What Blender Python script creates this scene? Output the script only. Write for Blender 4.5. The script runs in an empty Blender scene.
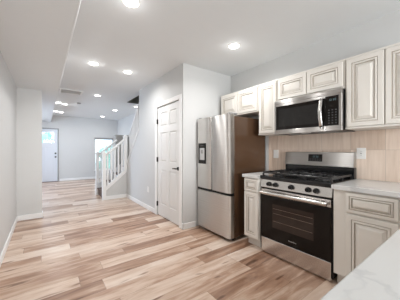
import bpy, bmesh, math, random
from mathutils import Vector, Matrix
random.seed(4)
S = bpy.context.scene
COL = S.collection
PI = math.pi

# ------------------------------------------------------------ camera, sky, light, exposure
F_PX = 212.0
YAW = math.atan(156 / F_PX)
cam = bpy.data.cameras.new('camera'); camo = bpy.data.objects.new('camera', cam); COL.objects.link(camo)
cam.sensor_fit = 'HORIZONTAL'; cam.sensor_width = 36.0; cam.lens = 36.0 * F_PX / 400
cam.clip_start = 0.05
camo.location = (0, 0, 1.24); camo.rotation_euler = (PI / 2, 0, -YAW)
S.camera = camo

W = bpy.data.worlds.new('sky'); S.world = W; W.use_nodes = True
bgn = W.node_tree.nodes['Background']
bgn.inputs[0].default_value = (0.70, 0.87, 1.0, 1); bgn.inputs[1].default_value = 3.2

LAMP_W = 10.5          # each recessed downlight
LAMP_COL = (1.0, 0.995, 0.985)
def area(name, loc, rot, sx, sy, power, col):
    l = bpy.data.lights.new(name, 'AREA'); l.shape = 'RECTANGLE'; l.size = sx; l.size_y = sy
    l.energy = power; l.color = col
    o = bpy.data.objects.new(name, l); COL.objects.link(o); o.location = loc; o.rotation_euler = rot
    return o
# added fill behind the camera, then daylight at the side window of the front room
area('fill_behind_camera', (1.0, -3.25, 1.45), (-PI / 2, 0, PI), 2.2, 1.5, 172, (1.0, 0.985, 0.975))
area('daylight_side_window', (-2.75, 7.8, 1.3), (0, -PI / 2, 0), 1.6, 2.2, 150, (0.66, 0.79, 1.0))

vs = S.view_settings
S.display_settings.display_device = 'sRGB'
vs.view_transform = 'Standard'; vs.look = 'None'; vs.gamma = 1.0; vs.use_curve_mapping = False
vs.exposure = 0.16

# ------------------------------------------------------------ materials
def mat(name, col, rough=0.5, metal=0.0, spec=0.5, noise=0.0, nscale=8.0, bump=0.0, bscale=60.0, emit=None, estr=0.0, stretch=None, coat=0.0):
    m = bpy.data.materials.new(name); m.use_nodes = True
    nt = m.node_tree; N = nt.nodes; L = nt.links; b = N['Principled BSDF']
    b.inputs['Base Color'].default_value = (*col, 1); b.inputs['Roughness'].default_value = rough
    b.inputs['Metallic'].default_value = metal; b.inputs['Specular IOR Level'].default_value = spec
    if coat: b.inputs['Coat Weight'].default_value = coat
    if emit:
        b.inputs['Emission Color'].default_value = (*emit, 1); b.inputs['Emission Strength'].default_value = estr
    tc = N.new('ShaderNodeTexCoord'); mp = N.new('ShaderNodeMapping'); L.new(tc.outputs['Object'], mp.inputs['Vector'])
    if stretch: mp.inputs['Scale'].default_value = stretch
    nz = N.new('ShaderNodeTexNoise'); nz.inputs['Scale'].default_value = nscale; nz.inputs['Detail'].default_value = 4
    L.new(mp.outputs[0], nz.inputs['Vector'])
    mx = N.new('ShaderNodeMix'); mx.data_type = 'RGBA'
    k = noise
    mx.inputs[6].default_value = (*[max(0, c * (1 - k)) for c in col], 1); mx.inputs[7].default_value = (*[min(1, c * (1 + k)) for c in col], 1)
    L.new(nz.outputs['Fac'], mx.inputs[0]); L.new(mx.outputs[2], b.inputs['Base Color'])
    if bump:
        n2 = N.new('ShaderNodeTexNoise'); n2.inputs['Scale'].default_value = bscale
        L.new(mp.outputs[0], n2.inputs['Vector'])
        bp = N.new('ShaderNodeBump'); bp.inputs['Strength'].default_value = bump; bp.inputs['Distance'].default_value = 0.002
        L.new(n2.outputs['Fac'], bp.inputs['Height']); L.new(bp.outputs[0], b.inputs['Normal'])
    return m

def nodes_of(name):
    m = bpy.data.materials.new(name); m.use_nodes = True
    return m, m.node_tree.nodes, m.node_tree.links, m.node_tree.nodes['Principled BSDF']

def mth(N, L, op, a, b=None):
    n = N.new('ShaderNodeMath'); n.operation = op
    for i, v in enumerate((a, b)):
        if v is None: continue
        if isinstance(v, (int, float)): n.inputs[i].default_value = v
        else: L.new(v, n.inputs[i])
    return n.outputs[0]

def ramp(N, L, fac, stops):
    r = N.new('ShaderNodeValToRGB'); e = r.color_ramp.elements
    while len(e) < len(stops): e.new(0.5)
    for q, (p, c) in zip(e, stops): q.position = p; q.color = (*c, 1)
    L.new(fac, r.inputs[0]); return r.outputs[0]

M = {}
M['wall'] = mat('wall_paint', (0.63, 0.632, 0.626), 0.6, noise=0.015, bump=0.04, bscale=250)
M['ceil'] = mat('ceiling_paint', (0.785, 0.805, 0.815), 0.75, noise=0.012, bump=0.03, bscale=220)
M['trim'] = mat('trim_paint', (0.88, 0.88, 0.875), 0.35, noise=0.01)
M['doorp'] = mat('door_paint', (0.80, 0.80, 0.795), 0.38, noise=0.01)
M['cab'] = mat('cabinet_paint', (0.79, 0.755, 0.70), 0.38, noise=0.02, nscale=5)
M['glaze'] = mat('cabinet_glaze', (0.45, 0.40, 0.34), 0.5, noise=0.2, nscale=30)
M['steel'] = mat('stainless_steel', (0.66, 0.635, 0.61), 0.24, metal=1.0, noise=0.05, nscale=30, stretch=(1, 1, 40), bump=0.03, bscale=80)
def brushed(name='brushed_steel_doors', k=1.0, rot=0.25):
    m, N, L, b = nodes_of(name)
    b.inputs['Base Color'].default_value = (0.60, 0.585, 0.57, 1); b.inputs['Metallic'].default_value = 1.0; b.inputs['Roughness'].default_value = 0.30
    b.inputs['Anisotropic'].default_value = 1.0; b.inputs['Anisotropic Rotation'].default_value = rot
    tg = N.new('ShaderNodeTangent'); tg.direction_type = 'RADIAL'; tg.axis = 'Z'; L.new(tg.outputs[0], b.inputs['Tangent'])
    tc = N.new('ShaderNodeTexCoord'); mp = N.new('ShaderNodeMapping'); mp.inputs['Scale'].default_value = (1, 2, 220); L.new(tc.outputs['Object'], mp.inputs[0])
    nz = N.new('ShaderNodeTexNoise'); nz.inputs['Scale'].default_value = 1.0; L.new(mp.outputs[0], nz.inputs['Vector'])
    c = ramp(N, L, nz.outputs['Fac'], [(0.3, (0.64 * k, 0.615 * k, 0.59 * k)), (0.7, (0.72 * k, 0.70 * k, 0.675 * k))]); L.new(c, b.inputs['Base Color'])
    return m
M['steelv'] = brushed()
M['steelm'] = brushed('brushed_steel_dimmed', 0.72, 0.25)  # same steel, with darker reflections put into its colour
M['dsteel'] = mat('dark_fridge_side', (0.090, 0.046, 0.024), 0.20, noise=0.1, nscale=6, spec=0.6)  # brown reflection of the wood floor is put into the base colour
M['black'] = mat('black_plastic', (0.010, 0.010, 0.010), 0.38, spec=0.25, noise=0.1)
M['iron'] = mat('cast_iron', (0.014, 0.014, 0.015), 0.28, noise=0.2, nscale=50, bump=0.1)
M['enamel'] = mat('black_enamel', (0.010, 0.010, 0.011), 0.14, noise=0.1)
M['bglass'] = mat('black_glass', (0.010, 0.008, 0.007), 0.05, noise=0.1, spec=0.22)
M['oven_in'] = mat('oven_window_glass', (0.035, 0.024, 0.020), 0.05, noise=0.3, nscale=6, spec=0.3)
M['mw_in'] = mat('microwave_window_mesh', (0.022, 0.021, 0.020), 0.15, noise=0.15, nscale=60, spec=0.3)
M['rack'] = mat('oven_rack_wire', (0.20, 0.15, 0.12), 0.35, metal=0.6)
M['grey'] = mat('grey_plastic', (0.30, 0.30, 0.30), 0.45, noise=0.05)
M['lgrey'] = mat('light_grey_plastic', (0.62, 0.62, 0.63), 0.35, noise=0.03)
M['white_pl'] = mat('white_plastic', (0.84, 0.83, 0.81), 0.3, noise=0.01)
M['bronze'] = mat('black_hardware', (0.022, 0.020, 0.019), 0.38, metal=0.6, noise=0.1)
M['tread'] = mat('dark_stair_wood', (0.085, 0.045, 0.030), 0.4, noise=0.35, nscale=10, stretch=(8, 1, 8))
M['digits'] = mat('lit_digits', (0.12, 0.2, 0.22), 0.4, emit=(0.55, 0.85, 0.9), estr=0.03)
M['keys'] = mat('printed_keys', (0.075, 0.075, 0.078), 0.5)
M['lens'] = mat('lamp_lens', (0.95, 0.95, 0.95), 0.5, emit=(1.0, 0.97, 0.93), estr=9.0)
M['leaf'] = mat('shrub_leaves', (0.30, 0.52, 0.44), 0.6, noise=0.4, nscale=6)
M['lawn'] = mat('lawn', (0.25, 0.33, 0.22), 0.9, noise=0.3, nscale=3)
M['shaft'] = mat('stairwell_unlit_tone', (0.20, 0.20, 0.165), 0.8, noise=0.03)  # dark of the unlit shaft is put into the wall colour
M['grille'] = mat('vent_grey', (0.92, 0.92, 0.90), 0.5, noise=0.03)
M['halfwall'] = mat('half_wall_shaded_tone', (0.46, 0.455, 0.44), 0.6, noise=0.03)  # grey shade of the unlit face is put into the colour
M['edoor'] = mat('entry_door_paint', (0.72, 0.745, 0.80), 0.4, noise=0.01)

def glass(name, tint):
    m = bpy.data.materials.new(name); m.use_nodes = True
    nt = m.node_tree; nt.nodes.clear(); N = nt.nodes.new
    out = N('ShaderNodeOutputMaterial'); tr = N('ShaderNodeBsdfTransparent'); gl = N('ShaderNodeBsdfGlossy'); mx = N('ShaderNodeMixShader'); fr = N('ShaderNodeFresnel')
    tr.inputs[0].default_value = (*tint, 1); gl.inputs['Roughness'].default_value = 0.02; fr.inputs[0].default_value = 1.45
    nt.links.new(fr.outputs[0], mx.inputs[0]); nt.links.new(tr.outputs[0], mx.inputs[1]); nt.links.new(gl.outputs[0], mx.inputs[2]); nt.links.new(mx.outputs[0], out.inputs[0])
    return m
M['pane'] = glass('window_glass', (0.975, 0.98, 0.98))

def floor_mat():
    m, N, L, b = nodes_of('wood_plank_floor')
    tc = N.new('ShaderNodeTexCoord'); sp = N.new('ShaderNodeSeparateXYZ'); L.new(tc.outputs['Object'], sp.inputs[0])
    x, y = sp.outputs[0], sp.outputs[1]
    yr = mth(N, L, 'DIVIDE', y, 0.183); row = mth(N, L, 'FLOOR', yr)
    wn = N.new('ShaderNodeTexWhiteNoise'); wn.noise_dimensions = '1D'; L.new(row, wn.inputs['W'])
    xs = mth(N, L, 'ADD', mth(N, L, 'DIVIDE', x, 1.22), mth(N, L, 'MULTIPLY', wn.outputs['Value'], 7.0))
    colm = mth(N, L, 'FLOOR', xs)
    cb = N.new('ShaderNodeCombineXYZ'); L.new(row, cb.inputs[0]); L.new(colm, cb.inputs[1])
    wid = N.new('ShaderNodeTexWhiteNoise'); wid.noise_dimensions = '2D'; L.new(cb.outputs[0], wid.inputs['Vector'])
    pid = wid.outputs['Value']
    # long grain, different in every plank
    g = N.new('ShaderNodeCombineXYZ'); L.new(mth(N, L, 'MULTIPLY', x, 1.6), g.inputs[0]); L.new(mth(N, L, 'MULTIPLY', y, 10.0), g.inputs[1]); L.new(mth(N, L, 'MULTIPLY', pid, 60.0), g.inputs[2])
    n1 = N.new('ShaderNodeTexNoise'); n1.inputs['Scale'].default_value = 1.0; n1.inputs['Detail'].default_value = 5; n1.inputs['Roughness'].default_value = 0.6; n1.inputs['Distortion'].default_value = 0.6
    L.new(g.outputs[0], n1.inputs['Vector'])
    g2 = N.new('ShaderNodeCombineXYZ'); L.new(mth(N, L, 'MULTIPLY', x, 3.0), g2.inputs[0]); L.new(mth(N, L, 'MULTIPLY', y, 70.0), g2.inputs[1]); L.new(mth(N, L, 'MULTIPLY', pid, 90.0), g2.inputs[2])
    n2 = N.new('ShaderNodeTexNoise'); n2.inputs['Scale'].default_value = 1.0; n2.inputs['Detail'].default_value = 3; L.new(g2.outputs[0], n2.inputs['Vector'])
    v = mth(N, L, 'ADD', mth(N, L, 'MULTIPLY', pid, 0.32), mth(N, L, 'ADD', mth(N, L, 'MULTIPLY', n1.outputs['Fac'], 0.72), mth(N, L, 'MULTIPLY', n2.outputs['Fac'], 0.08)))
    c = ramp(N, L, v, [(0.32, FLOOR_C[0]), (0.47, FLOOR_C[1]), (0.60, FLOOR_C[2]), (0.77, FLOOR_C[3])])
    # knots
    g3 = N.new('ShaderNodeCombineXYZ'); L.new(mth(N, L, 'MULTIPLY', x, 3.0), g3.inputs[0]); L.new(mth(N, L, 'MULTIPLY', y, 12.0), g3.inputs[1]); L.new(mth(N, L, 'MULTIPLY', pid, 30.0), g3.inputs[2])
    n3 = N.new('ShaderNodeTexNoise'); n3.inputs['Scale'].default_value = 1.0; n3.inputs['Detail'].default_value = 1; L.new(g3.outputs[0], n3.inputs['Vector'])
    kn = ramp(N, L, n3.outputs['Fac'], [(0.67, (1, 1, 1)), (0.74, (0.45, 0.36, 0.30))])
    mk = N.new('ShaderNodeMix'); mk.data_type = 'RGBA'; mk.blend_type = 'MULTIPLY'; mk.inputs[0].default_value = 1.0
    L.new(c, mk.inputs[6]); L.new(kn, mk.inputs[7])
    fy = mth(N, L, 'FRACT', yr); fx = mth(N, L, 'FRACT', xs)
    seam = mth(N, L, 'MAXIMUM', mth(N, L, 'LESS_THAN', fy, 0.014), mth(N, L, 'LESS_THAN', fx, 0.003))
    ms = N.new('ShaderNodeMix'); ms.data_type = 'RGBA'; ms.blend_type = 'MULTIPLY'
    L.new(mth(N, L, 'MULTIPLY', seam, 0.6), ms.inputs[0]); L.new(mk.outputs[2], ms.inputs[6]); ms.inputs[7].default_value = (0.35, 0.27, 0.22, 1)
    L.new(ms.outputs[2], b.inputs['Base Color'])
    b.inputs['Roughness'].default_value = 0.30; b.inputs['Specular IOR Level'].default_value = 0.6
    bp = N.new('ShaderNodeBump'); bp.inputs['Strength'].default_value = 0.08; bp.inputs['Distance'].default_value = 0.002
    L.new(n2.outputs['Fac'], bp.inputs['Height']); L.new(bp.outputs[0], b.inputs['Normal'])
    return m
FLOOR_C = [(0.22, 0.112, 0.066), (0.41, 0.252, 0.170), (0.60, 0.445, 0.345), (0.72, 0.60, 0.51)]
M['floor'] = floor_mat()

def quartz():
    m, N, L, b = nodes_of('white_quartz')
    tc = N.new('ShaderNodeTexCoord')
    n0 = N.new('ShaderNodeTexNoise'); n0.inputs['Scale'].default_value = 1.6; n0.inputs['Detail'].default_value = 6; L.new(tc.outputs['Object'], n0.inputs['Vector'])
    mp = N.new('ShaderNodeVectorMath'); mp.operation = 'ADD'; L.new(tc.outputs['Object'], mp.inputs[0]); L.new(n0.outputs['Color'], mp.inputs[1])
    n1 = N.new('ShaderNodeTexNoise'); n1.inputs['Scale'].default_value = 1.9; n1.inputs['Detail'].default_value = 5; L.new(mp.outputs[0], n1.inputs['Vector'])
    a = mth(N, L, 'ABSOLUTE', mth(N, L, 'SUBTRACT', n1.outputs['Fac'], 0.5))
    n2 = N.new('ShaderNodeTexNoise'); n2.inputs['Scale'].default_value = 2.2; L.new(tc.outputs['Object'], n2.inputs['Vector'])
    vein = ramp(N, L, a, [(0.0, (1, 1, 1)), (0.022, (0, 0, 0))])
    k = mth(N, L, 'MULTIPLY', vein, ramp(N, L, n2.outputs['Fac'], [(0.44, (0, 0, 0)), (0.60, (0.8, 0.8, 0.8))]))
    mx = N.new('ShaderNodeMix'); mx.data_type = 'RGBA'; mx.inputs[6].default_value = (0.66, 0.655, 0.645, 1); mx.inputs[7].default_value = (0.48, 0.48, 0.49, 1)
    L.new(k, mx.inputs[0]); L.new(mx.outputs[2], b.inputs['Base Color'])
    b.inputs['Roughness'].default_value = 0.22
    return m
M['quartz'] = quartz()

def tile():
    m, N, L, b = nodes_of('linen_tile')
    tc = N.new('ShaderNodeTexCoord'); sp = N.new('ShaderNodeSeparateXYZ'); L.new(tc.outputs['Object'], sp.inputs[0])
    y, z = sp.outputs[1], sp.outputs[2]
    cy = mth(N, L, 'DIVIDE', y, 0.305); cz = mth(N, L, 'DIVIDE', z, 0.32)
    cb = N.new('ShaderNodeCombineXYZ'); L.new(mth(N, L, 'FLOOR', cy), cb.inputs[0]); L.new(mth(N, L, 'FLOOR', cz), cb.inputs[1])
    wn = N.new('ShaderNodeTexWhiteNoise'); wn.noise_dimensions = '2D'; L.new(cb.outputs[0], wn.inputs['Vector'])
    g = N.new('ShaderNodeCombineXYZ'); L.new(mth(N, L, 'MULTIPLY', y, 45.0), g.inputs[0]); L.new(mth(N, L, 'MULTIPLY', z, 3.0), g.inputs[1]); L.new(mth(N, L, 'MULTIPLY', wn.outputs['Value'], 40.0), g.inputs[2])
    n1 = N.new('ShaderNodeTexNoise'); n1.inputs['Scale'].default_value = 1.0; n1.inputs['Detail'].default_value = 3; L.new(g.outputs[0], n1.inputs['Vector'])
    v = mth(N, L, 'ADD', mth(N, L, 'MULTIPLY', n1.outputs['Fac'], 0.7), mth(N, L, 'MULTIPLY', wn.outputs['Value'], 0.3))
    c = ramp(N, L, v, [(0.25, (0.62, 0.475, 0.375)), (0.75, (0.82, 0.68, 0.575))])
    s = mth(N, L, 'MAXIMUM', mth(N, L, 'LESS_THAN', mth(N, L, 'FRACT', cy), 0.010), mth(N, L, 'LESS_THAN', mth(N, L, 'FRACT', cz), 0.010))
    mx = N.new('ShaderNodeMix'); mx.data_type = 'RGBA'; L.new(mth(N, L, 'MULTIPLY', s, 0.5), mx.inputs[0]); L.new(c, mx.inputs[6]); mx.inputs[7].default_value = (0.30, 0.26, 0.22, 1)
    L.new(mx.outputs[2], b.inputs['Base Color']); b.inputs['Roughness'].default_value = 0.35
    return m
M['tile'] = tile()

# ------------------------------------------------------------ mesh helpers
class MB:
    """collects shapes in world coordinates; build() links them as one mesh object"""
    def __init__(s): s.bm = bmesh.new()
    def box(s, x0, x1, y0, y1, z0, z1, mi=0, bev=0.0, seg=2):
        t = bmesh.new(); r = bmesh.ops.create_cube(t, size=1.0)
        for v in t.verts: v.co = Vector((x0 + (v.co.x + .5) * (x1 - x0), y0 + (v.co.y + .5) * (y1 - y0), z0 + (v.co.z + .5) * (z1 - z0)))
        if bev: bmesh.ops.bevel(t, geom=list(t.edges), offset=bev, segments=seg, affect='EDGES', profile=0.5)
        s._add(t, mi); return s
    def cyl(s, p0, p1, r0, r1=None, n=16, mi=0, cap=True):
        p0, p1 = Vector(p0), Vector(p1); d = p1 - p0; t = bmesh.new()
        bmesh.ops.create_cone(t, cap_ends=cap, segments=n, radius1=r0, radius2=r0 if r1 is None else r1, depth=d.length)
        q = d.to_track_quat('Z', 'Y').to_matrix().to_4x4()
        bmesh.ops.transform(t, matrix=Matrix.Translation((p0 + p1) / 2) @ q, verts=t.verts)
        s._add(t, mi); return s
    def lathe(s, c, prof, n=20, axis='Z', mi=0):
        t = bmesh.new(); rings = []
        for r, h in prof:
            ring = []
            for k in range(n):
                a = 2 * PI * k / n; u, v = r * math.cos(a), r * math.sin(a)
                p = {'Z': (u, v, h), 'X': (h, u, v), 'Y': (v, h, u)}[axis]
                ring.append(t.verts.new(Vector(c) + Vector(p)))
            rings.append(ring)
        for a, b in zip(rings, rings[1:]):
            for k in range(n): t.faces.new((a[k], a[(k + 1) % n], b[(k + 1) % n], b[k]))
        t.faces.new(rings[0][::-1]); t.faces.new(rings[-1])
        bmesh.ops.recalc_face_normals(t, faces=t.faces)
        s._add(t, mi); return s
    def prism(s, pts, axis, a0, a1, mi=0, bev=0.0):
        """polygon in the two other axes (x,y,z order) extruded along axis"""
        t = bmesh.new()
        def P(p, a): return {'X': (a, p[0], p[1]), 'Y': (p[0], a, p[1]), 'Z': (p[0], p[1], a)}[axis]
        A = [t.verts.new(P(p, a0)) for p in pts]; Bv = [t.verts.new(P(p, a1)) for p in pts]
        t.faces.new(A); t.faces.new(Bv[::-1])
        for i in range(len(pts)):
            j = (i + 1) % len(pts); t.faces.new((A[i], A[j], Bv[j], Bv[i]))
        bmesh.ops.recalc_face_normals(t, faces=t.faces)
        if bev: bmesh.ops.bevel(t, geom=list(t.edges), offset=bev, segments=2, affect='EDGES', profile=0.5)
        s._add(t, mi); return s
    def nested(s, fn, u0, u1, v0, v1, layers, back=None):
        """nested rectangles (inset, out, material of the ring leading to it); fn(u,v,out)->point"""
        t = bmesh.new(); loops = []
        for ins, out, mi in layers:
            loops.append(([t.verts.new(fn(u, v, out)) for u, v in ((u0 + ins, v0 + ins), (u1 - ins, v0 + ins), (u1 - ins, v1 - ins), (u0 + ins, v1 - ins))], mi))
        t.faces.new(loops[0][0][::-1]).material_index = loops[0][1]
        for (a, _), (b, mi) in zip(loops, loops[1:]):
            for k in range(4): t.faces.new((a[k], a[(k + 1) % 4], b[(k + 1) % 4], b[k])).material_index = mi
        t.faces.new(loops[-1][0]).material_index = 0
        bmesh.ops.recalc_face_normals(t, faces=t.faces)
        s._add(t, None); return s
    def tube(s, pts, r, n=8, mi=0):
        pts = [Vector(p) for p in pts]; t = bmesh.new(); rings = []
        for i, p in enumerate(pts):
            d = (pts[min(i + 1, len(pts) - 1)] - pts[max(i - 1, 0)]).normalized()
            up = Vector((0, 0, 1)) if abs(d.z) < .9 else Vector((1, 0, 0))
            a = d.cross(up).normalized(); b = a.cross(d)
            rr = r if isinstance(r, tuple) else (r, r)
            rings.append([t.verts.new(p + a * rr[0] * math.cos(2 * PI * k / n) + b * rr[1] * math.sin(2 * PI * k / n)) for k in range(n)])
        for a, b in zip(rings, rings[1:]):
            for k in range(n): t.faces.new((a[k], a[(k + 1) % n], b[(k + 1) % n], b[k]))
        t.faces.new(rings[0][::-1]); t.faces.new(rings[-1]); bmesh.ops.recalc_face_normals(t, faces=t.faces)
        for f in t.faces: f.smooth = True
        s._add(t, mi); return s
    def _add(s, t, mi):
        if mi is not None:
            for f in t.faces: f.material_index = mi
        me = bpy.data.meshes.new('tmp'); t.to_mesh(me); t.free(); s.bm.from_mesh(me); bpy.data.meshes.remove(me)
    def build(s, name, mats, parent=None, smooth=False, origin=None):
        if not isinstance(mats, (list, tuple)): mats = [mats]
        me = bpy.data.meshes.new(name)
        xs = [v.co for v in s.bm.verts]
        lo = Vector((min(v.x for v in xs), min(v.y for v in xs), min(v.z for v in xs))); hi = Vector((max(v.x for v in xs), max(v.y for v in xs), max(v.z for v in xs)))
        org = Vector(origin) if origin is not None else Vector(((lo.x + hi.x) / 2, (lo.y + hi.y) / 2, lo.z))
        bmesh.ops.translate(s.bm, verts=s.bm.verts, vec=-org)
        s.bm.to_mesh(me); s.bm.free()
        for m in mats: me.materials.append(m)
        if smooth:
            for p in me.polygons: p.use_smooth = True
            me.set_sharp_from_angle(angle=math.radians(35))
        o = bpy.data.objects.new(name, me); COL.objects.link(o)
        if parent is not None:
            w = Vector((0, 0, 0)); q = parent
            while q is not None: w += q.location; q = q.parent
            o.parent = parent; o.location = org - w
        else: o.location = org
        return o

def tag(o, label, cat, group=None):
    o['label'] = label; o['category'] = cat
    if group: o['group'] = group
    return o
def thing(name, label, cat, loc, group=None):
    o = bpy.data.objects.new(name, None); o.empty_display_size = 0.1; COL.objects.link(o); o.location = loc
    return tag(o, label, cat, group)
def struct(mb, name, m, origin=None):
    o = mb.build(name, m, origin=origin); o['kind'] = 'structure'; return o
def copy_tree(o, parent=None):
    c = o.copy(); COL.objects.link(c); c.parent = parent
    for ch in list(o.children): copy_tree(ch, c)
    return c

# ------------------------------------------------------------ the setting
CEIL = 2.60; XW = 2.78; XL = -0.385; XH = 1.75; YE = 2.82; YF = 10.1; XR = 2.72
struct(MB().box(-2.7, 2.95, -3.2, 10.25, -0.1, 0.0), 'floor', M['floor'], origin=(0, 0, 0))
HX0, HX1, HY0, HY1 = 1.90, XR, 3.5, 6.13            # opening of the stairwell
c = MB()
c.box(-2.7, HX0, -3.2, 10.25, CEIL, CEIL + .12); c.box(HX0, 2.95, -3.2, HY0, CEIL, CEIL + .12); c.box(HX0, 2.95, HY1, 10.25, CEIL, CEIL + .12); c.box(HX1, 2.95, HY0, HY1, CEIL, CEIL + .12)
struct(c, 'ceiling', M['ceil'])
so = MB(); so.prism([(XL, 2.33), (.206, 2.33), (.217, 2.334), (.222, 2.345), (.222, CEIL), (XL, CEIL)], 'Y', -3.1, YF)
struct(so, 'ceiling_soffit', M['ceil'])
w = MB(); w.box(HX0 - .1, HX1 + .1, HY1, HY1 + .1, CEIL + .002, 4.6); w.box(HX0 - .1, HX1 + .1, HY0 - .1, HY0, CEIL + .12, 4.6); w.box(HX0 - .1, HX0, HY0, HY1, CEIL + .12, 4.6)
w.box(HX1, HX1 + .1, HY0, HY1, CEIL + .12, 4.6); w.box(HX0 - .1, HX1 + .1, HY0 - .1, HY1 + .1, 4.6, 4.7)
# the joist edge of the opening
w.box(HX0, HX1, HY1 - .012, HY1, CEIL + .001, 4.6); w.box(HX0, HX0 + .012, HY0, HY1, CEIL + .001, 4.6); w.box(HX0, HX1, HY0, HY0 + .012, CEIL + .001, 4.6)
struct(w, 'wall_stairwell', M['shaft'])

struct(MB().box(XW, XW + .15, -3.2, YE, 0, CEIL), 'wall_right', M['wall'])
struct(MB().box(XH, XW + .15, YE, YE + .1, 0, CEIL), 'wall_end', M['wall'])
DY0, DY1, DZ = 2.93, 3.76, 2.05
KX = 1.87                                             # other face of the hall wall
w = MB(); w.box(XH, KX, YE + .1, DY0, 0, CEIL); w.box(XH, KX, DY0, DY1, DZ, CEIL); w.box(XH, KX, DY1, 4.73, 0, CEIL)
w.prism([(4.73, 0), (5.64, 0), (5.64, 0.86), (5.56, 0.90), (4.73, 1.70)], 'X', XH, KX)
struct(w, 'wall_hall', M['wall'])
struct(MB().box(XR, XR + .2, YE + .1, YF, 0, CEIL), 'wall_stair', M['wall'])
w = MB()
EX0, EX1, EZ = -0.47, 0.435, 2.06                     # entry door opening
WX0, WX1, WZ0, WZ1 = 1.76, 2.55, 0.36, 1.78           # far window opening
w.box(-2.7, EX0, YF, YF + .15, 0, CEIL); w.box(EX0, EX1, YF, YF + .15, EZ, CEIL); w.box(EX1, WX0, YF, YF + .15, 0, CEIL)
w.box(WX0, WX1, YF, YF + .15, 0, WZ0); w.box(WX0, WX1, YF, YF + .15, WZ1, CEIL); w.box(WX1, 2.95, YF, YF + .15, 0, CEIL)
struct(w, 'wall_far', M['wall'])
struct(MB().box(XL - .12, XL, -3.1, 4.86, 0, CEIL), 'wall_left', M['wall'])
struct(MB().box(-2.7, -0.03, 4.86, 5.0, 0, CEIL), 'wall_pier', M['wall'])
w = MB(); w.box(-2.7, -2.6, 5.0, 6.7, 0, CEIL); w.box(-2.7, -2.6, 8.9, YF, 0, CEIL); w.box(-2.7, -2.6, 6.7, 8.9, 0, .5); w.box(-2.7, -2.6, 6.7, 8.9, 2.1, CEIL)
struct(w, 'wall_outer', M['wall'])
w = MB(); w.box(-.5, -.1, -3.2, -3.1, 0, CEIL); w.box(2.1, 2.95, -3.2, -3.1, 0, CEIL); w.box(-.1, 2.1, -3.2, -3.1, 0, .7); w.box(-.1, 2.1, -3.2, -3.1, 2.2, CEIL)
struct(w, 'wall_back', M['wall'])

# baseboards
def bb(name, *boxes):
    m = MB()
    for b in boxes: m.box(*b, 0, 0.092, 0, 0.004, 1)
    struct(m, name, M['trim'])
T = .014
bb('baseboard_left', (XL, XL + T, -3.1, 4.86))
bb('baseboard_pier', (XL, -0.03 + T, 4.86 - T, 4.86), (-.03, -.03 + T, 4.86, 5.0 + T))
bb('baseboard_hall', (XH - T, XH, 3.84, 5.64))
bb('baseboard_end', (XH - T, XH + .23, YE - T, YE), (XH - T, XH, YE - T, 2.852))
bb('baseboard_far', (EX1 + .07, XR, YF - T, YF))
bb('baseboard_stair', (XR - T, XR, 6.6, YF))

# ------------------------------------------------------------ doors and windows (parts of the room)
def six_panel(mb, fn, u0, u1, v0, v1, thick):
    """stiles and rails with sunk raised panels"""
    wd = u1 - u0; st = .115 * wd / .8; mid = .10 * wd / .8
    rows = [(v0 + .22, v0 + .86), (v0 + 1.01, v0 + 1.55), (v0 + 1.66, v1 - .11)]
    cm = (u0 + u1) / 2
    def bx(a, b, c2, d):
        mb.nested(fn, a, b, c2, d, [(0, 0, 0), (0, thick, 0)])
    bx(u0, u0 + st, v0, v1); bx(u1 - st, u1, v0, v1); bx(cm - mid / 2, cm + mid / 2, v0, v1)
    zs = [v0] + [z for r in rows for z in r] + [v1]
    for a, b in ((u0 + st, cm - mid / 2), (cm + mid / 2, u1 - st)):
        for i in range(0, len(zs), 2): bx(a, b, zs[i], zs[i + 1])
        for r0, r1 in rows:
            mb.nested(fn, a, b, r0, r1, [(0, 0, 0), (0, thick - .011, 0), (.012, thick - .012, 0), (.035, thick - .003, 0)])
d = MB(); six_panel(d, lambda u, v, o: (XH + .052 - o, u, v), DY0 + .003, DY1 - .003, .012, DZ - .008, .04)
door1 = d.build('door_1', M['doorp']); door1['kind'] = 'structure'; door1['label'] = 'white six panel door with black lever in the hall wall'
f = MB()                                              # casing and jamb
for y0, y1, z0, z1 in ((DY0 - .075, DY0, 0, DZ + .075), (DY1, DY1 + .075, 0, DZ + .075), (DY0, DY1, DZ, DZ + .075)):
    f.box(XH - .016, XH, y0, y1, z0, z1, 0, .004, 1)
f.build('door_frame', M['trim'], door1)
def lever(parent, X, Y, Z, sgn):
    h = MB(); h.cyl((X, Y, Z), (X - .010, Y, Z), .030, n=20); h.cyl((X - .008, Y, Z), (X - .050, Y, Z), .010, n=12)
    h.tube([(X - .046, Y - sgn * .008, Z), (X - .050, Y + sgn * .05, Z), (X - .046, Y + sgn * .105, Z - .003)], (.010, .011), 10)
    return h.build('lever_handle', M['bronze'], parent)
lever(door1, XH + .012, DY0 + .062, .935, 1)
for z in (.22, 1.06, 1.78):
    h = MB(); h.cyl((XH - .006, DY1 + .002, z - .045), (XH - .006, DY1 + .002, z + .045), .009, n=10); h.box(XH - .002, XH + .010, DY1 - .018, DY1 + .002, z - .045, z + .045)
    h.build('hinge', M['bronze'], door1)

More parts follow.
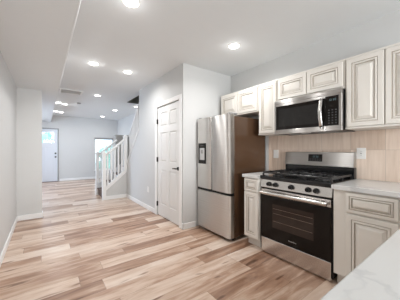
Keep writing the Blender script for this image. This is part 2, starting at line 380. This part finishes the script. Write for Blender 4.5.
# entry door in the far wall with a small window in its top
d = MB(); fnE = lambda u, v, o: (u, YF + .06 - o, v)
LX0, LX1, LZ0, LZ1 = -.32, .315, 1.52, 1.93
for a, b, c2, e in ((EX0 + .004, LX0, .012, EZ - .006), (LX1, EX1 - .004, .012, EZ - .006), (LX0, LX1, .012, LZ0), (LX0, LX1, LZ1, EZ - .006)):
    d.box(a, b, YF + .02, YF + .06, c2, e)
for a, b in ((LX0, -.03), (.03, LX1)): d.nested(lambda u, v, o: (u, YF + .02 - o, v), a, b, .25, 1.36, [(0, -.001, 0), (0, .004, 0), (.02, .004, 0), (.03, .001, 0)])
door2 = d.build('door_2', M['edoor']); door2['kind'] = 'structure'; door2['label'] = 'pale front door with a small high window in the far wall'
MB().box(LX0, LX1, YF + .036, YF + .042, LZ0, LZ1).build('door_window', M['pane'], door2)
m = MB()
for k in (1, 2): x = LX0 + (LX1 - LX0) * k / 3; m.box(x - .012, x + .012, YF + .026, YF + .052, LZ0, LZ1)
m.build('muntin', M['edoor'], door2)
h = MB(); h.cyl((.365, YF + .02, .97), (.365, YF - .03, .97), .014, n=10); h.lathe((.365, YF - .05, .97), [(.012, -.03), (.030, -.02), (.032, -.005), (.024, .015), (.010, .022)], 14, 'Y'); h.build('door_knob', M['bronze'], door2)
MB().cyl((.365, YF + .02, 1.11), (.365, YF - .005, 1.11), .030, n=16).build('deadbolt', M['bronze'], door2)
f = MB()
for x0, x1, z0, z1 in ((EX0 - .035, EX0, 0, EZ + .035), (EX1, EX1 + .035, 0, EZ + .035), (EX0, EX1, EZ, EZ + .035)): f.box(x0, x1, YF - .014, YF + .012, z0, z1, 0, .004, 1)
f.build('door_frame', M['grey'], door2)
MB().box(EX0, EX1, YF, YF + .12, 0.0, .012).build('threshold', M['tread'], door2)

# far window: double hung
f = MB()
for x0, x1, z0, z1 in ((WX0, WX0 + .045, WZ0, WZ1), (WX1 - .045, WX1, WZ0, WZ1), (WX0 + .045, WX1 - .045, WZ1 - .05, WZ1), (WX0 + .045, WX1 - .045, WZ0, WZ0 + .05), (WX0 + .045, WX1 - .045, 1.05, 1.10)):
    f.box(x0, x1, YF + .05, YF + .11, z0, z1)
win = f.build('window_1', M['trim']); win['kind'] = 'structure'
MB().box(WX0 + .04, WX1 - .04, YF + .078, YF + .084, WZ0 + .04, WZ1 - .04).build('pane', M['pane'], win)
MB().box(WX0 - .03, WX1 + .03, YF - .045, YF + .04, WZ0 - .022, WZ0 + .004, 0, .004, 1).build('window_sill', M['trim'], win)
MB().box(WX0 + .003, WX1 - .003, YF + .003, YF + .045, WZ1 - .085, WZ1 - .002, 0, .006).build('shade_roll', M['grey'], win)
for nm, b in (('window_2', (-2.67, -2.63, 6.7, 8.9, .5, 2.1)), ('window_added', (-.1, 2.1, -3.17, -3.13, .7, 2.2))):  # the one in the back wall is added to let the fill in
    x0, x1, y0, y1, z0, z1 = b; f = MB()
    if nm == 'window_2':
        for a, e in ((y0, y0 + .06), (y1 - .06, y1), ((y0 + y1) / 2 - .03, (y0 + y1) / 2 + .03)): f.box(x0, x1, a, e, z0, z1)
        f.box(x0, x1, y0 + .06, y1 - .06, z0, z0 + .05); f.box(x0, x1, y0 + .06, y1 - .06, z1 - .05, z1)
        pn = MB().box(-2.653, -2.647, y0 + .05, y1 - .05, z0 + .04, z1 - .04)
    else:
        for a, e in ((x0, x0 + .06), (x1 - .06, x1), ((x0 + x1) / 2 - .03, (x0 + x1) / 2 + .03)): f.box(a, e, y0, y1, z0, z1)
        f.box(x0 + .06, x1 - .06, y0, y1, z0, z0 + .05); f.box(x0 + .06, x1 - .06, y0, y1, z1 - .05, z1)
        pn = MB().box(x0 + .05, x1 - .05, -3.153, -3.147, z0 + .04, z1 - .04)
    wo = f.build(nm, M['trim']); wo['kind'] = 'structure'; pn.build('pane', M['pane'], wo)

# backsplash tiles on the kitchen wall
t = MB(); t.box(XW - .010, XW, -.62, 1.99, .9255, 1.449)
struct(t, 'trim_1', M['tile'], origin=(XW, 0, 1.24))['label'] = 'beige linen textured tile backsplash'

# outside
struct(MB().box(-9, 9, 10.3, 26, -.4, -.3), 'ground_lawn', M['lawn'])
def shrub(x, y, r, h, label):
    b = MB()
    for k in range(26):
        t = bmesh.new(); a = random.uniform(0, 2 * PI); q = random.uniform(0, r); z = random.uniform(-.1, h)
        bmesh.ops.create_icosphere(t, subdivisions=2, radius=random.uniform(.22, .42) * (1.2 - .4 * z / h))
        for v in t.verts: v.co = v.co * random.uniform(.85, 1.15) + Vector((x + q * math.cos(a) * (1 - .4 * z / h), y + q * math.sin(a), z))
        b._add(t, 0)
    b.box(x - .08, x + .08, y - .08, y + .08, -.3, .1)
    return tag(b.build('shrub', M['leaf']), label, 'shrub', 'shrubs outside the front wall')
shrub(3.3, 13.4, .8, 1.3, 'green shrub outside, seen through the window beside the stairs')
shrub(-.1, 14.4, .8, 2.15, 'green shrub outside, seen through the small front door window')

# ------------------------------------------------------------ staircase
YN, YS = 5.64, 6.47                                  # near and far sides of the first flight
st = thing('staircase', 'white staircase with dark treads turning up behind the hall wall', 'staircase', (1.45, 6.05, 0))
R_, G_ = .197, .215
X0s = 1.215
for i in range(4):
    x = X0s + i * G_; z = (i + 1) * R_
    x1 = x + G_ + .02 if i < 3 else XR - .003
    xr = x1
    if i < 3: MB().box(x - .03, x + G_ - .001, YN + .045, YS - .05, z - .035, z, 0, .008).build('tread', M['tread'], st)
    else: MB().box(x - .03, XR - .003, YN + .235, YS - .05, z - .035, z).build('landing', M['tread'], st)
    MB().box(x, x + .02, YN + .045, YS - .05, z - R_ + (0 if i == 0 else .001), z - .036).build('riser', M['tread'] if i == 0 else M['trim'], st)
# second flight, rising towards the kitchen behind the hall wall
for k in range(8):
    y = YN + .23 - k * G_; z = (k + 5) * R_
    MB().box(KX + .003, XR - .003, y - G_ + .001, y + .03, z - .035, z, 0, .008).build('tread', M['tread'], st)
    MB().box(KX + .003, XR - .003, y - .02, y, z - R_ + .001, z - .036).build('riser', M['trim'], st)
# skirt panel under the near side: triangle with a raised stringer edge
sl = .86
zA, zB = .265, .265 + sl * (XH - 1.17)
s_ = MB(); s_.prism([(1.17, 0), (XH - .001, 0), (XH - .001, zB - .03), (1.17, zA - .03)], 'Y', YN - .005, YN + .04)
s_.build('skirt_panel', M['wall'], st)
s_ = MB(); s_.prism([(1.165, zA - .10), (XH - .001, zB - .10), (XH - .001, zB), (1.165, zA)], 'Y', YN - .022, YN + .044)
s_.box(1.165, XH - .001, YN - .020, YN - .005, 0, .092)
s_.box(1.165, 1.225, YN - .021, YN + .044, 0, zA)
s_.build('stringer', M['trim'], st)
s_ = MB(); s_.prism([(1.17, 0), (1.83, 0), (1.83, .83), (1.17, .26)], 'Y', YS - .045, YS); s_.build('stringer', M['trim'], st)
# knee wall cap, rising with the second flight
s_ = MB(); s_.prism([(5.64, .86), (5.56, .90), (4.73, 1.70), (4.73, 1.735), (5.56, .935), (5.64, .895)], 'X', XH - .018, KX + .01); s_.build('cap_rail', M['trim'], st)
def newel(x, y, z0, z1, wd=.085):
    n = MB(); n.box(x - wd / 2, x + wd / 2, y - wd / 2, y + wd / 2, z0, z1 - .05, 0, .006)
    n.box(x - wd * .66, x + wd * .66, y - wd * .66, y + wd * .66, z1 - .05, z1 - .02, 0, .006)
    n.lathe((x, y, z1 - .02), [(.040, 0), (.042, .012), (.030, .030), (.004, .040)], 14)
    return n.build('newel_post', M['trim'], st)
newel(1.20, YN + .012, 0.0, 1.19); newel(1.20, YS - .022, 0.0, 1.19); newel(XH - .03, YN + .008, .70, 1.62)
def rail(p0, p1): return MB().tube([p0, p1], (.028, .032), 10).build('handrail', M['trim'], st)
rail((1.20, YN + .01, 1.08), (XH - .03, YN + .01, 1.53)); rail((1.20, YS - .022, 1.08), (XH - .03, YS - .022, 1.53))
rail((XH + .06, YN - .03, 1.60), (XH + .06, 4.73, 2.44))
def baluster(x, y, z0, z1):
    b = MB(); b.box(x - .016, x + .016, y - .016, y + .016, z0, z1, 0, .003, 1); return b.build('baluster', M['trim'], st)
for k in range(1, 6):
    x = 1.20 + .0867 * k; zt = 1.08 + .45 * (x - 1.20) / .52
    baluster(x, YN + .01, zA + sl * (x - 1.17) - .01, zt); baluster(x, YS - .022, .26 + sl * (x - 1.17) - .01, zt)
for k in range(8):
    y = 5.54 - .1 * k; baluster(XH + .06, y, .90 + .964 * (5.56 - y) + .02, 1.60 + .84 * (YN - .03 - y) / .88)
# half wall at the far side of the landing
w = MB(); w.box(1.695, XR, YS + .001, YS + .10, 0, 1.655); struct(w, 'wall_landing', M['halfwall'])
struct(MB().box(1.675, XR, YS - .015, YS + .12, 1.655, 1.685, 0, .005, 1), 'trim_2', M['halfwall'])

# ------------------------------------------------------------ kitchen
fnX = lambda X: (lambda u, v, o: (X - o, u, v))
DOOR_L = [(0, 0, 0), (0, .017, 0), (.003, .020, 0), (.041, .020, 0), (.044, .014, 1), (.046, .014, 1), (.052, .019, 0), (.063, .019, 0), (.067, .008, 1), (.070, .008, 1), (.094, .0185, 0), (.096, .020, 0)]
DRAW_L = [(0, 0, 0), (0, .017, 0), (.003, .020, 0), (.025, .020, 0), (.028, .014, 1), (.031, .014, 1), (.036, .019, 0), (.041, .019, 0), (.045, .009, 1), (.049, .009, 1), (.060, .0185, 0), (.062, .020, 0)]
CM = [M['cab'], M['glaze']]
def front(name, X, y0, y1, z0, z1, parent, L=DOOR_L):
    return MB().nested(fnX(X), y0, y1, z0, z1, L).build(name, CM, parent)
XC = 2.475                                            # face of the upper boxes (doors stand proud)
def upper(label, y0, y1, z0, z1, doors):
    t = thing('wall_cabinet', label, 'cabinet', (2.62, (y0 + y1) / 2, z0), 'upper kitchen cabinets')
    b = MB(); b.box(XC, XW, y0 + .001, y1 - .001, z0 + .012, z1, 0, .002, 1); b.box(XC - .012, XW - .02, y0 + .001, y1 - .001, z0, z0 + .018, 0, .003, 1)
    b.box(XC - .010, XC + .02, y0 + .001, y1 - .001, z1 - .018, z1 + .004, 0, .003, 1)
    b.build('body', M['cab'], t)
    for a, e in doors: front('door', XC, a, e, z0 + .022, z1 - .022, t)
    return t
upper('short two door wall cabinet over the refrigerator', 1.945, 2.735, 1.79, 2.165, [(1.965, 2.335), (2.348, 2.722)])
upper('tall narrow wall cabinet between refrigerator and microwave', 1.642, 1.943, 1.45, 2.165, [(1.658, 1.928)])
upper('short two door wall cabinet above the microwave', .864, 1.640, 1.868, 2.165, [(.882, 1.247), (1.258, 1.624)])
upper('tall two door wall cabinet right of the microwave, cut by the photo edge', .235, .862, 1.45, 2.165, [(.252, .543), (.556, .846)])

# base cabinets
XB = 2.145
def base(label, y0, y1, parts):
    t = thing('base_cabinet', label, 'cabinet', (2.45, (y0 + y1) / 2, 0), 'base kitchen cabinets')
    b = MB(); b.box(XB, XW - .002, y0, y1, .115, .884); b.build('body', M['cab'], t)
    MB().box(XB + .075, XW - .002, y0 + .002, y1 - .002, 0, .1145).build('toe_kick', M['cab'], t)
    for nm, a, e, z0, z1 in parts: front(nm, XB, a, e, z0, z1, t, DRAW_L if nm == 'drawer' else DOOR_L)
    return t
base('narrow cream base cabinet between refrigerator and range', 1.677, 1.915, [('drawer', 1.685, 1.906, .715, .872), ('door', 1.685, 1.906, .130, .702)])
base('cream base cabinet with one drawer right of the range', .245, .842, [('drawer', .395, .740, .700, .868), ('door', .395, .740, .130, .685)])
# peninsula
t = thing('base_cabinet', 'cream peninsula cabinet under the foreground quartz counter', 'cabinet', (1.5, -.2, 0), 'base kitchen cabinets')
MB().box(.42, XW - .002, -.60, .175, .115, .884).build('body', M['cab'], t)
MB().box(.46, XW - .002, -.55, .12, 0, .1145).build('toe_kick', M['cab'], t)
for k in range(3):
    a = .45 + k * .52
    MB().nested(lambda u, v, o: (u, .175 + o, v), a, a + .50, .705, .862, DRAW_L).build('drawer', CM, t)
    MB().nested(lambda u, v, o: (u, .175 + o, v), a, a + .50, .13, .69, DOOR_L).build('door', CM, t)

# countertops
c = MB(); c.prism([(.36, -.66), (XW - .011, -.66), (XW - .011, .850), (2.112, .850), (2.112, .212), (.36, .212)], 'Z', .8845, .925, 0, .004)
tag(c.build('countertop', M['quartz'], origin=(1.2, 0, .8845)), 'white veined quartz worktop filling the right foreground and running to the range', 'countertop')
c = MB().box(2.112, XW - .011, 1.674, 1.932, .8845, .925, 0, .004)
tag(c.build('countertop', M['quartz']), 'short white quartz worktop between refrigerator and range', 'countertop')

# ---------- range
RY0, RY1, RX = .856, 1.668, 2.155
t = thing('gas_range', 'stainless gas range with black oven door and cast iron grates', 'stove', (2.45, 1.257, 0))
b = MB(); b.box(RX + .045, 2.765, RY0, RY1, .035, .888)
for a in (RY0, RY1 - .011): b.box(RX + .006, RX + .046, a, a + .011, .035, .770)
for x in (RX + .09, 2.70):
    for y in (RY0 + .06, RY1 - .06): b.cyl((x, y, 0), (x, y, .036), .018, n=10)
b.build('body', M['black'], t)
MB().box(RX, RX + .044, RY0 + .0125, RY1 - .0125, .012, .186, 0, .006).build('storage_drawer', M['steel'], t)
dr = MB(); dr.box(RX, RX + .044, RY0 + .0125, RY1 - .0125, .192, .700, 0, .004); od = dr.build('oven_door', M['bglass'], t)
MB().box(RX - .001, RX + .044, RY0 + .0125, RY1 - .0125, .700, .772, 0, .005).build('door_trim', M['steel'], od)
MB().box(RX - .0012, RX + .002, RY0 + .17, RY1 - .17, .335, .610).build('oven_window', M['oven_in'], od)
r = MB()
for z in (.41, .50, .555): r.box(RX - .0022, RX - .0010, RY0 + .18, RY1 - .18, z, z + .004)
r.build('oven_rack', M['rack'], od)
h = MB(); h.tube([(RX - .045, RY0 + .03, .735), (RX - .052, (RY0 + RY1) / 2, .735), (RX - .045, RY1 - .03, .735)], (.017, .019), 12)
for y in (RY0 + .05, RY1 - .05): h.box(RX - .045, RX + .002, y - .016, y + .016, .722, .748, 0, .004)
h.build('oven_handle', M['steel'], od, smooth=True)
lg = MB()
for k in range(7): lg.box(RX - .0016, RX - .0004, 1.285 - k * .013, 1.294 - k * .013, .240, .249 + (.003 if k in (0, 4) else 0))
lg.build('emblem', M['grey'], od)
p = MB(); p.prism([(RX - .006, .792), (RX + .06, .792), (RX + .06, .886), (RX + .010, .886)], 'Y', RY0 + .002, RY1 - .002, 0, .003); pn = p.build('control_panel', M['steel'], t)
s_ = MB(); s_.box(RX + .008, RX + .05, RY0 + .004, RY1 - .004, .774, .791); s_.build('vent_slot', M['black'], t)
for y in (1.540, 1.456, 1.263, 1.079, 1.000):
    k = MB(); k.lathe((RX, y, .838), [(.027, .002), (.027, -.008), (.022, -.012), (.020, -.034), (.015, -.038)], 18, 'X'); k.box(RX - .041, RX - .028, y - .004, y + .004, .820, .857)
    k.build('burner_knob', M['black'], t)
ct = MB(); ct.box(RX - .008, 2.70, RY0, RY1, .889, .930, 0, .006); ct.build('cooktop', M['enamel'], t)
cy = (RY0 + RY1) / 2
for x, y, r in ((2.30, RY0 + .15, .048), (2.56, RY0 + .15, .040), (2.43, cy, .055), (2.30, RY1 - .15, .042), (2.56, RY1 - .15, .045)):
    b = MB(); b.lathe((x, y, .930), [(r + .022, 0), (r + .02, .006), (r, .008), (r, .016), (r * .9, .021), (.004, .023)], 20); b.build('burner', M['iron'], t)
def grate(y0, y1):
    g = MB(); z0, z1 = .957, .976; x0, x1 = RX + .03, 2.685; B_ = .0075
    ym = (y0 + y1) / 2
    for y in (y0, y1): g.box(x0, x1, y - B_, y + B_, z0, z1, 0, .002, 1)
    for x in (x0, (x0 + x1) / 2, x1): g.box(x - B_, x + B_, y0, y1, z0, z1, 0, .002, 1)
    for xc in (x0 + .13, x1 - .13):
        g.box(xc - .12, xc - .035, ym - B_, ym + B_, z0, z1 + .004); g.box(xc + .035, xc + .12, ym - B_, ym + B_, z0, z1 + .004)
        g.box(xc - B_, xc + B_, y0, ym - .035, z0, z1 + .004); g.box(xc - B_, xc + B_, ym + .035, y1, z0, z1 + .004)
    for x in (x0, (x0 + x1) / 2, x1):
        for y in (y0, y1): g.box(x - .008, x + .008, y - .008, y + .008, .9295, z0)
    return g.build('grate', M['iron'], t)
w3 = (RY1 - RY0 - .03) / 3
for k in range(3): grate(RY0 + .015 + k * w3 + .008, RY0 + .015 + (k + 1) * w3 - .008)
bg = MB(); bg.box(2.70, 2.765, RY0, RY1, .889, 1.045, 0, .004); bg.build('back_panel', M['enamel'], t)
bg = MB(); bg.prism([(2.685, 1.046), (2.765, 1.046), (2.765, 1.215), (2.705, 1.215)], 'Y', RY0, RY1, 0, .006); bgo = bg.build('backguard', M['steelm'], t)
def BX(z): return 2.685 + .02 * (z - 1.046) / .169
ds = MB(); ds.prism([(BX(1.10) - .003, 1.10), (BX(1.10) + .01, 1.10), (BX(1.188) + .01, 1.188), (BX(1.188) - .003, 1.188)], 'Y', 1.182, 1.348); ds.build('display', M['bglass'], bgo)
dg = MB()
def seg_digit(mb, fn, u, v, w_, h_, on):
    th = w_ * .22
    S7 = {'a': (0, w_, h_ - th, h_), 'b': (w_ - th, w_, h_ / 2, h_), 'c': (w_ - th, w_, 0, h_ / 2), 'd': (0, w_, 0, th), 'e': (0, th, 0, h_ / 2), 'f': (0, th, h_ / 2, h_), 'g': (0, w_, h_ / 2 - th / 2, h_ / 2 + th / 2)}
    for k in on:
        a, b_, c_, d_ = S7[k]; mb.nested(fn, u + a, u + b_, v + c_, v + d_, [(0, 0, 0), (0, .0015, 0)])
fnB = lambda u, v, o: (BX(v) - .003 - o, 1.30 - u, v)
for k, on in enumerate(('bc', 'abged', 'abgcd', 'abcdef')):
    seg_digit(dg, fnB, .0 + k * .018 + (.006 if k > 1 else 0), 1.148, .011, .022, on)
dg.build('clock_digits', M['digits'], bgo)
kk = MB()
for i in range(5):
    for j in range(2): kk.nested(lambda u, v, o: (BX(v) - .003 - o, u, v), 1.196 + i * .029, 1.212 + i * .029, 1.110 + j * .016, 1.116 + j * .016, [(0, 0, 0), (0, .001, 0)])
kk.build('key_marks', M['keys'], bgo)

# ---------- microwave
MX, MY0, MY1, MZ0, MZ1 = 2.40, .866, 1.638, 1.436, 1.864
t = thing('microwave', 'stainless over the range microwave with black glass door', 'microwave', (2.58, 1.25, MZ0))
b = MB(); b.box(MX + .035, XW - .012, MY0 + .002, MY1 - .002, MZ0 + .006, MZ1 - .001, 0, .004, 1); b.build('body', M['black'], t)
MB().box(MX, MX + .034, MY0, MY1, MZ1 - .045, MZ1 - .001, 0, .004).build('top_vent_panel', M['steelm'], t)
d = MB()
YD = 1.025                                            # door meets the control panel
for y0, y1, z0, z1 in ((YD, MY1, MZ0 + .004, MZ0 + .058), (YD, MY1, MZ1 - .075, MZ1 - .046), (MY1 - .022, MY1, MZ0 + .058, MZ1 - .075)): d.box(MX, MX + .034, y0, y1, z0, z1, 0, .002, 1)
dm = d.build('door', M['steelm'], t)
MB().box(MX + .002, MX + .034, YD, MY1 - .022, MZ0 + .058, MZ1 - .075).build('door_glass', M['bglass'], dm)
MB().box(MX + .0005, MX + .003, YD + .075, MY1 - .06, MZ0 + .095, MZ1 - .115).build('door_window', M['mw_in'], dm)
h = MB(); pts = []
for k in range(11):
    a = k / 10; pts.append((MX - .012 - .034 * math.sin(PI * a), YD + .035, MZ0 + .045 + (MZ1 - .09 - MZ0 - .035) * a))
h.tube(pts, (.019, .010), 12)
for q in (pts[0], pts[-1]): h.box(MX - .016, MX + .002, q[1] - .011, q[1] + .011, q[2] - .013, q[2] + .013, 0, .003, 1)
h.build('door_handle', M['steel'], dm)
cp = MB(); cp.box(MX, MX + .034, MY0, YD - .002, MZ0 + .004, MZ0 + .058, 0, .002, 1); cp.box(MX, MX + .034, MY0, MY0 + .030, MZ0 + .058, MZ1 - .046, 0, .002, 1); cp.box(MX, MX + .034, MY0 + .030, YD - .002, MZ1 - .062, MZ1 - .046)
cpo = cp.build('control_frame', M['steelm'], t)
MB().box(MX + .001, MX + .034, MY0 + .030, YD - .002, MZ0 + .058, MZ1 - .062).build('control_panel', M['bglass'], cpo)
kk = MB(); fm = fnX(MX + .001)
for i in range(3):
    for j in range(6): kk.nested(fm, MY0 + .048 + i * .033, MY0 + .062 + i * .033, MZ0 + .080 + j * .027, MZ0 + .090 + j * .027, [(0, 0, 0), (0, .0008, 0)])
kk.build('key_marks', M['keys'], cpo)
dg = MB(); fq = lambda u, v, o: (MX + .001 - o, MY0 + .125 - u, v)
for k, on in enumerate(('bc', 'abged', 'abgcd', 'abcdef')): seg_digit(dg, fq, k * .018 + (.005 if k > 1 else 0), MZ1 - .112, .011, .020, on)
dg.build('clock_digits', M['digits'], cpo)
v = MB()
for y in (MY0 + .12, MY1 - .32): MB().box(MX + .10, MX + .26, y, y + .20, MZ0 + .001, MZ0 + .007).build('grease_filter', M['grey'], t)
v = MB(); v.box(MX + .05, MX + .085, cy - .05, cy + .05, MZ0 + .001, MZ0 + .007); v.build('lamp_cover', M['white_pl'], t)

# ---------- refrigerator
FX, FY0, FY1 = 1.99, 2.035, 2.795
t = thing('refrigerator', 'stainless french door refrigerator with dark sides and water dispenser', 'refrigerator', (2.37, 2.415, 0))
b = MB(); b.box(FX + .085, 2.755, FY0 + .006, FY1 - .006, .045, 1.705, 0, .004)
for x in (FX + .14, 2.68):
    for y in (FY0 + .06, FY1 - .06): b.cyl((x, y, 0), (x, y, .046), .022, n=12)
b.build('body', M['dsteel'], t)
b = MB(); b.box(FX + .075, FX + .11, FY0 + .02, FY1 - .02, .010, .044); b.build('kick_grille', M['black'], t)
def fdoor(name, y0, y1, z0, z1, par, bow):
    """front slightly bowed, rounded at the vertical edges, 75 mm thick"""
    pts = [(FX + .080, y0)]
    es = [0, .002, .005, .009, .014, .020, .027, .036, .05]; wd = y1 - y0
    for e in es + [wd * q for q in (.25, .4, .5, .6, .75)] + [wd - q for q in es[::-1]]:
        a = e / wd; q = min(e, wd - e)
        pts.append((FX - bow * (1 - (2 * a - 1) ** 2) + .020 * max(0, 1 - q / .05) ** 2, y0 + e))
    pts += [(FX + .080, y1)]
    m = MB(); m.prism(pts, 'Z', z0, z1, 0)
    return m.build(name, M['steelv'], par, smooth=True)
SP = 2.43
ZG0, ZG1 = .618, .655
left = fdoor('door', SP + .003, FY1, ZG1, 1.732, t, .006)
right = fdoor('door', FY0, SP - .003, ZG1, 1.732, t, .006)
frz = fdoor('freezer_drawer', FY0, FY1, .048, ZG0, t, .006)
b = MB(); b.box(FX + .020, FX + .084, FY0 + .006, FY1 - .006, ZG0 + .001, ZG1 - .001); b.build('handle_recess', M['black'], t)
b = MB(); b.box(FX + .012, FX + .08, SP - .003, SP + .003, ZG1, 1.73); b.build('door_seal', M['black'], t)
for y in (FY0 + .05, FY1 - .05, ):
    MB().box(FX + .03, FX + .17, y - .03, y + .03, 1.7325, 1.752, 0, .005).build('hinge_cover', M['grey'], t)
MB().box(FX + .05, FX + .15, SP - .035, SP + .035, 1.7325, 1.748, 0, .004).build('hinge_cover', M['grey'], t)
# water dispenser in the left door
QX = FX - .0055
d = MB()
y0, y1, z0, z1 = 2.545, 2.735, 1.030, 1.345
d.box(QX - .004, QX + .010, y0, y1, z1 - .075, z1, 0, .002, 1); d.box(QX - .004, QX + .010, y0, y0 + .032, z0, z1 - .075); d.box(QX - .004, QX + .010, y1 - .032, y1, z0, z1 - .075); d.box(QX - .004, QX + .010, y0 + .032, y1 - .032, z0, z0 + .055)
dp = d.build('water_dispenser', M['bglass'], left)
MB().box(QX - .001, QX + .004, y0 + .032, y1 - .032, z0 + .055, z1 - .075).build('dispenser_cavity', M['lgrey'], dp)
MB().box(QX - .010, QX - .001, (y0 + y1) / 2 - .018, (y0 + y1) / 2 + .018, z1 - .16, z1 - .10, 0, .003, 1).build('dispenser_paddle', M['grey'], dp)
MB().box(QX - .0052, QX - .004, y0 + .06, y1 - .06, z1 - .045, z1 - .030).build('dispenser_display', M['keys'], dp)

# ---------- outlets
def plate(name, label, X, y, z, kind):
    t = thing(name, label, 'outlet' if kind != 'switch' else 'switch', (X, y, z))
    MB().box(X - .006, X, y - .042, y + .042, z - .060, z + .060, 0, .003, 2).build('cover_plate', M['white_pl'], t)
    if kind == 'gfci':
        MB().box(X - .0085, X - .006, y - .017, y + .017, z - .034, z + .034, 0, .001, 1).build('receptacle', M['white_pl'], t)
        s = MB()
        for dz in (-.020, .020):
            for dy in (-.006, .006): s.box(X - .0092, X - .0084, y + dy - .0012, y + dy + .0012, z + dz - .005, z + dz + .005)
        s.box(X - .0092, X - .0084, y - .008, y + .008, z - .004, z + .004); s.build('slots', M['grey'], t)
    elif kind == 'duplex':
        for dz in (-.020, .020): MB().box(X - .008, X - .006, y - .015, y + .015, z + dz - .014, z + dz + .014, 0, .001, 1).build('receptacle', M['white_pl'], t)
    else:
        MB().box(X - .009, X - .006, y - .016, y + .016, z - .033, z + .033, 0, .001, 1).build('rocker', M['white_pl'], t)
    return t
XT = XW - .010
plate('wall_outlet', 'white outlet on the tile to the right of the range', XT, .815, 1.203, 'gfci')
plate('light_switch', 'white switch plate on the tile beside the refrigerator', XT, 1.862, 1.182, 'switch')
plate('wall_outlet', 'white outlet low on the hall wall left of the panel door', XH, 4.20, .42, 'duplex')

# ---------- ceiling: recessed lamps, vent, detector
proto = thing('recessed_light', 'round recessed light at the top edge of the photo', 'light', (.644, 1.945, CEIL), 'recessed ceiling lights')
MB().lathe((.644, 1.945, CEIL - .006), [(.086, .006), (.086, .003), (.080, 0), (.066, .001), (.066, .006)], 28).build('trim_ring', M['white_pl'], proto)
MB().lathe((.644, 1.945, CEIL - .0062), [(.065, .0045), (.064, .0005), (.03, -.0008), (.004, -.001)], 28).build('lens', M['lens'], proto)
def lamp(o, p):
    l = bpy.data.lights.new('downlight', 'AREA'); l.shape = 'DISK'; l.size = .13; l.energy = p; l.color = LAMP_COL; l.spread = math.radians(155)
    q = bpy.data.objects.new('downlight', l); COL.objects.link(q); q.parent = o; q.location = (0, 0, -.012)
    l.energy = p * .85
    l = bpy.data.lights.new('downlight_fill', 'POINT'); l.shadow_soft_size = .05; l.energy = p * .05; l.color = LAMP_COL  # added point light that brightens the ceiling around each lens
    q = bpy.data.objects.new('downlight_fill', l); COL.objects.link(q); q.parent = o; q.location = (0, 0, -.06)
lamp(proto, LAMP_W)
for x, y, lab in ((2.001, 1.969, 'round recessed light nearest the upper cabinets, in front of the refrigerator'),
                  (.627, 3.677, 'round recessed light beside the lowered soffit, left of its hall neighbour'),
                  (1.173, 3.726, 'round recessed light in the hall near the panel door wall'),
                  (1.075, 5.777, 'round recessed light just beyond the square ceiling vent'),
                  (1.959, 7.575, 'round recessed light of the front room in front of the stairs'),
                  (1.913, 9.278, 'round recessed light nearest the far window wall'),
                  (2.344, 6.55, 'round recessed light above the stair landing below the dark opening'),
                  (.330, 7.33, 'left of two recessed lights close to the soffit, nearer pair'),
                  (.500, 7.45, 'right of two recessed lights close to the soffit, nearer pair'),
                  (.330, 8.99, 'left of two recessed lights close to the soffit, far pair'),
                  (.500, 9.13, 'right of two recessed lights close to the soffit, far pair')):
    o = copy_tree(proto); o.location = (x, y, CEIL); o['label'] = lab
    p = LAMP_W if y < 5 else LAMP_W * .42
    if x < .6 and y > 7: p = LAMP_W * .35
    for ch in o.children:
        if ch.type == 'LIGHT': ch.data = ch.data.copy(); ch.data.energy *= p / LAMP_W
t = thing('ceiling_vent', 'grey square return air grille in the hall ceiling', 'vent', (.51, 5.77, CEIL))
f = MB(); x0, x1, y0, y1 = .285, .735, 5.58, 5.965
for b in ((x0, x1, y0, y0 + .03), (x0, x1, y1 - .03, y1), (x0, x0 + .03, y0 + .03, y1 - .03), (x1 - .03, x1, y0 + .03, y1 - .03)): f.box(*b, CEIL - .010, CEIL)
f.build('frame', M['grille'], t)
f = MB()
for k in range(14):
    y = y0 + .04 + k * .0235; f.prism([(y, CEIL - .009), (y + .003, CEIL - .009), (y + .016, CEIL - .001), (y + .013, CEIL - .001)], 'X', x0 + .03, x1 - .03)
f.box(x0 + .03, x1 - .03, y0 + .03, y1 - .03, CEIL - .001, CEIL - .0002)
f.build('louvres', M['grille'], t)
t = MB(); t.lathe((.816, 7.016, CEIL), [(.055, 0), (.055, -.014), (.045, -.028), (.006, -.032)], 18)
tag(t.build('smoke_detector', M['grey']), 'small dark round detector on the ceiling beyond the vent', 'detector')
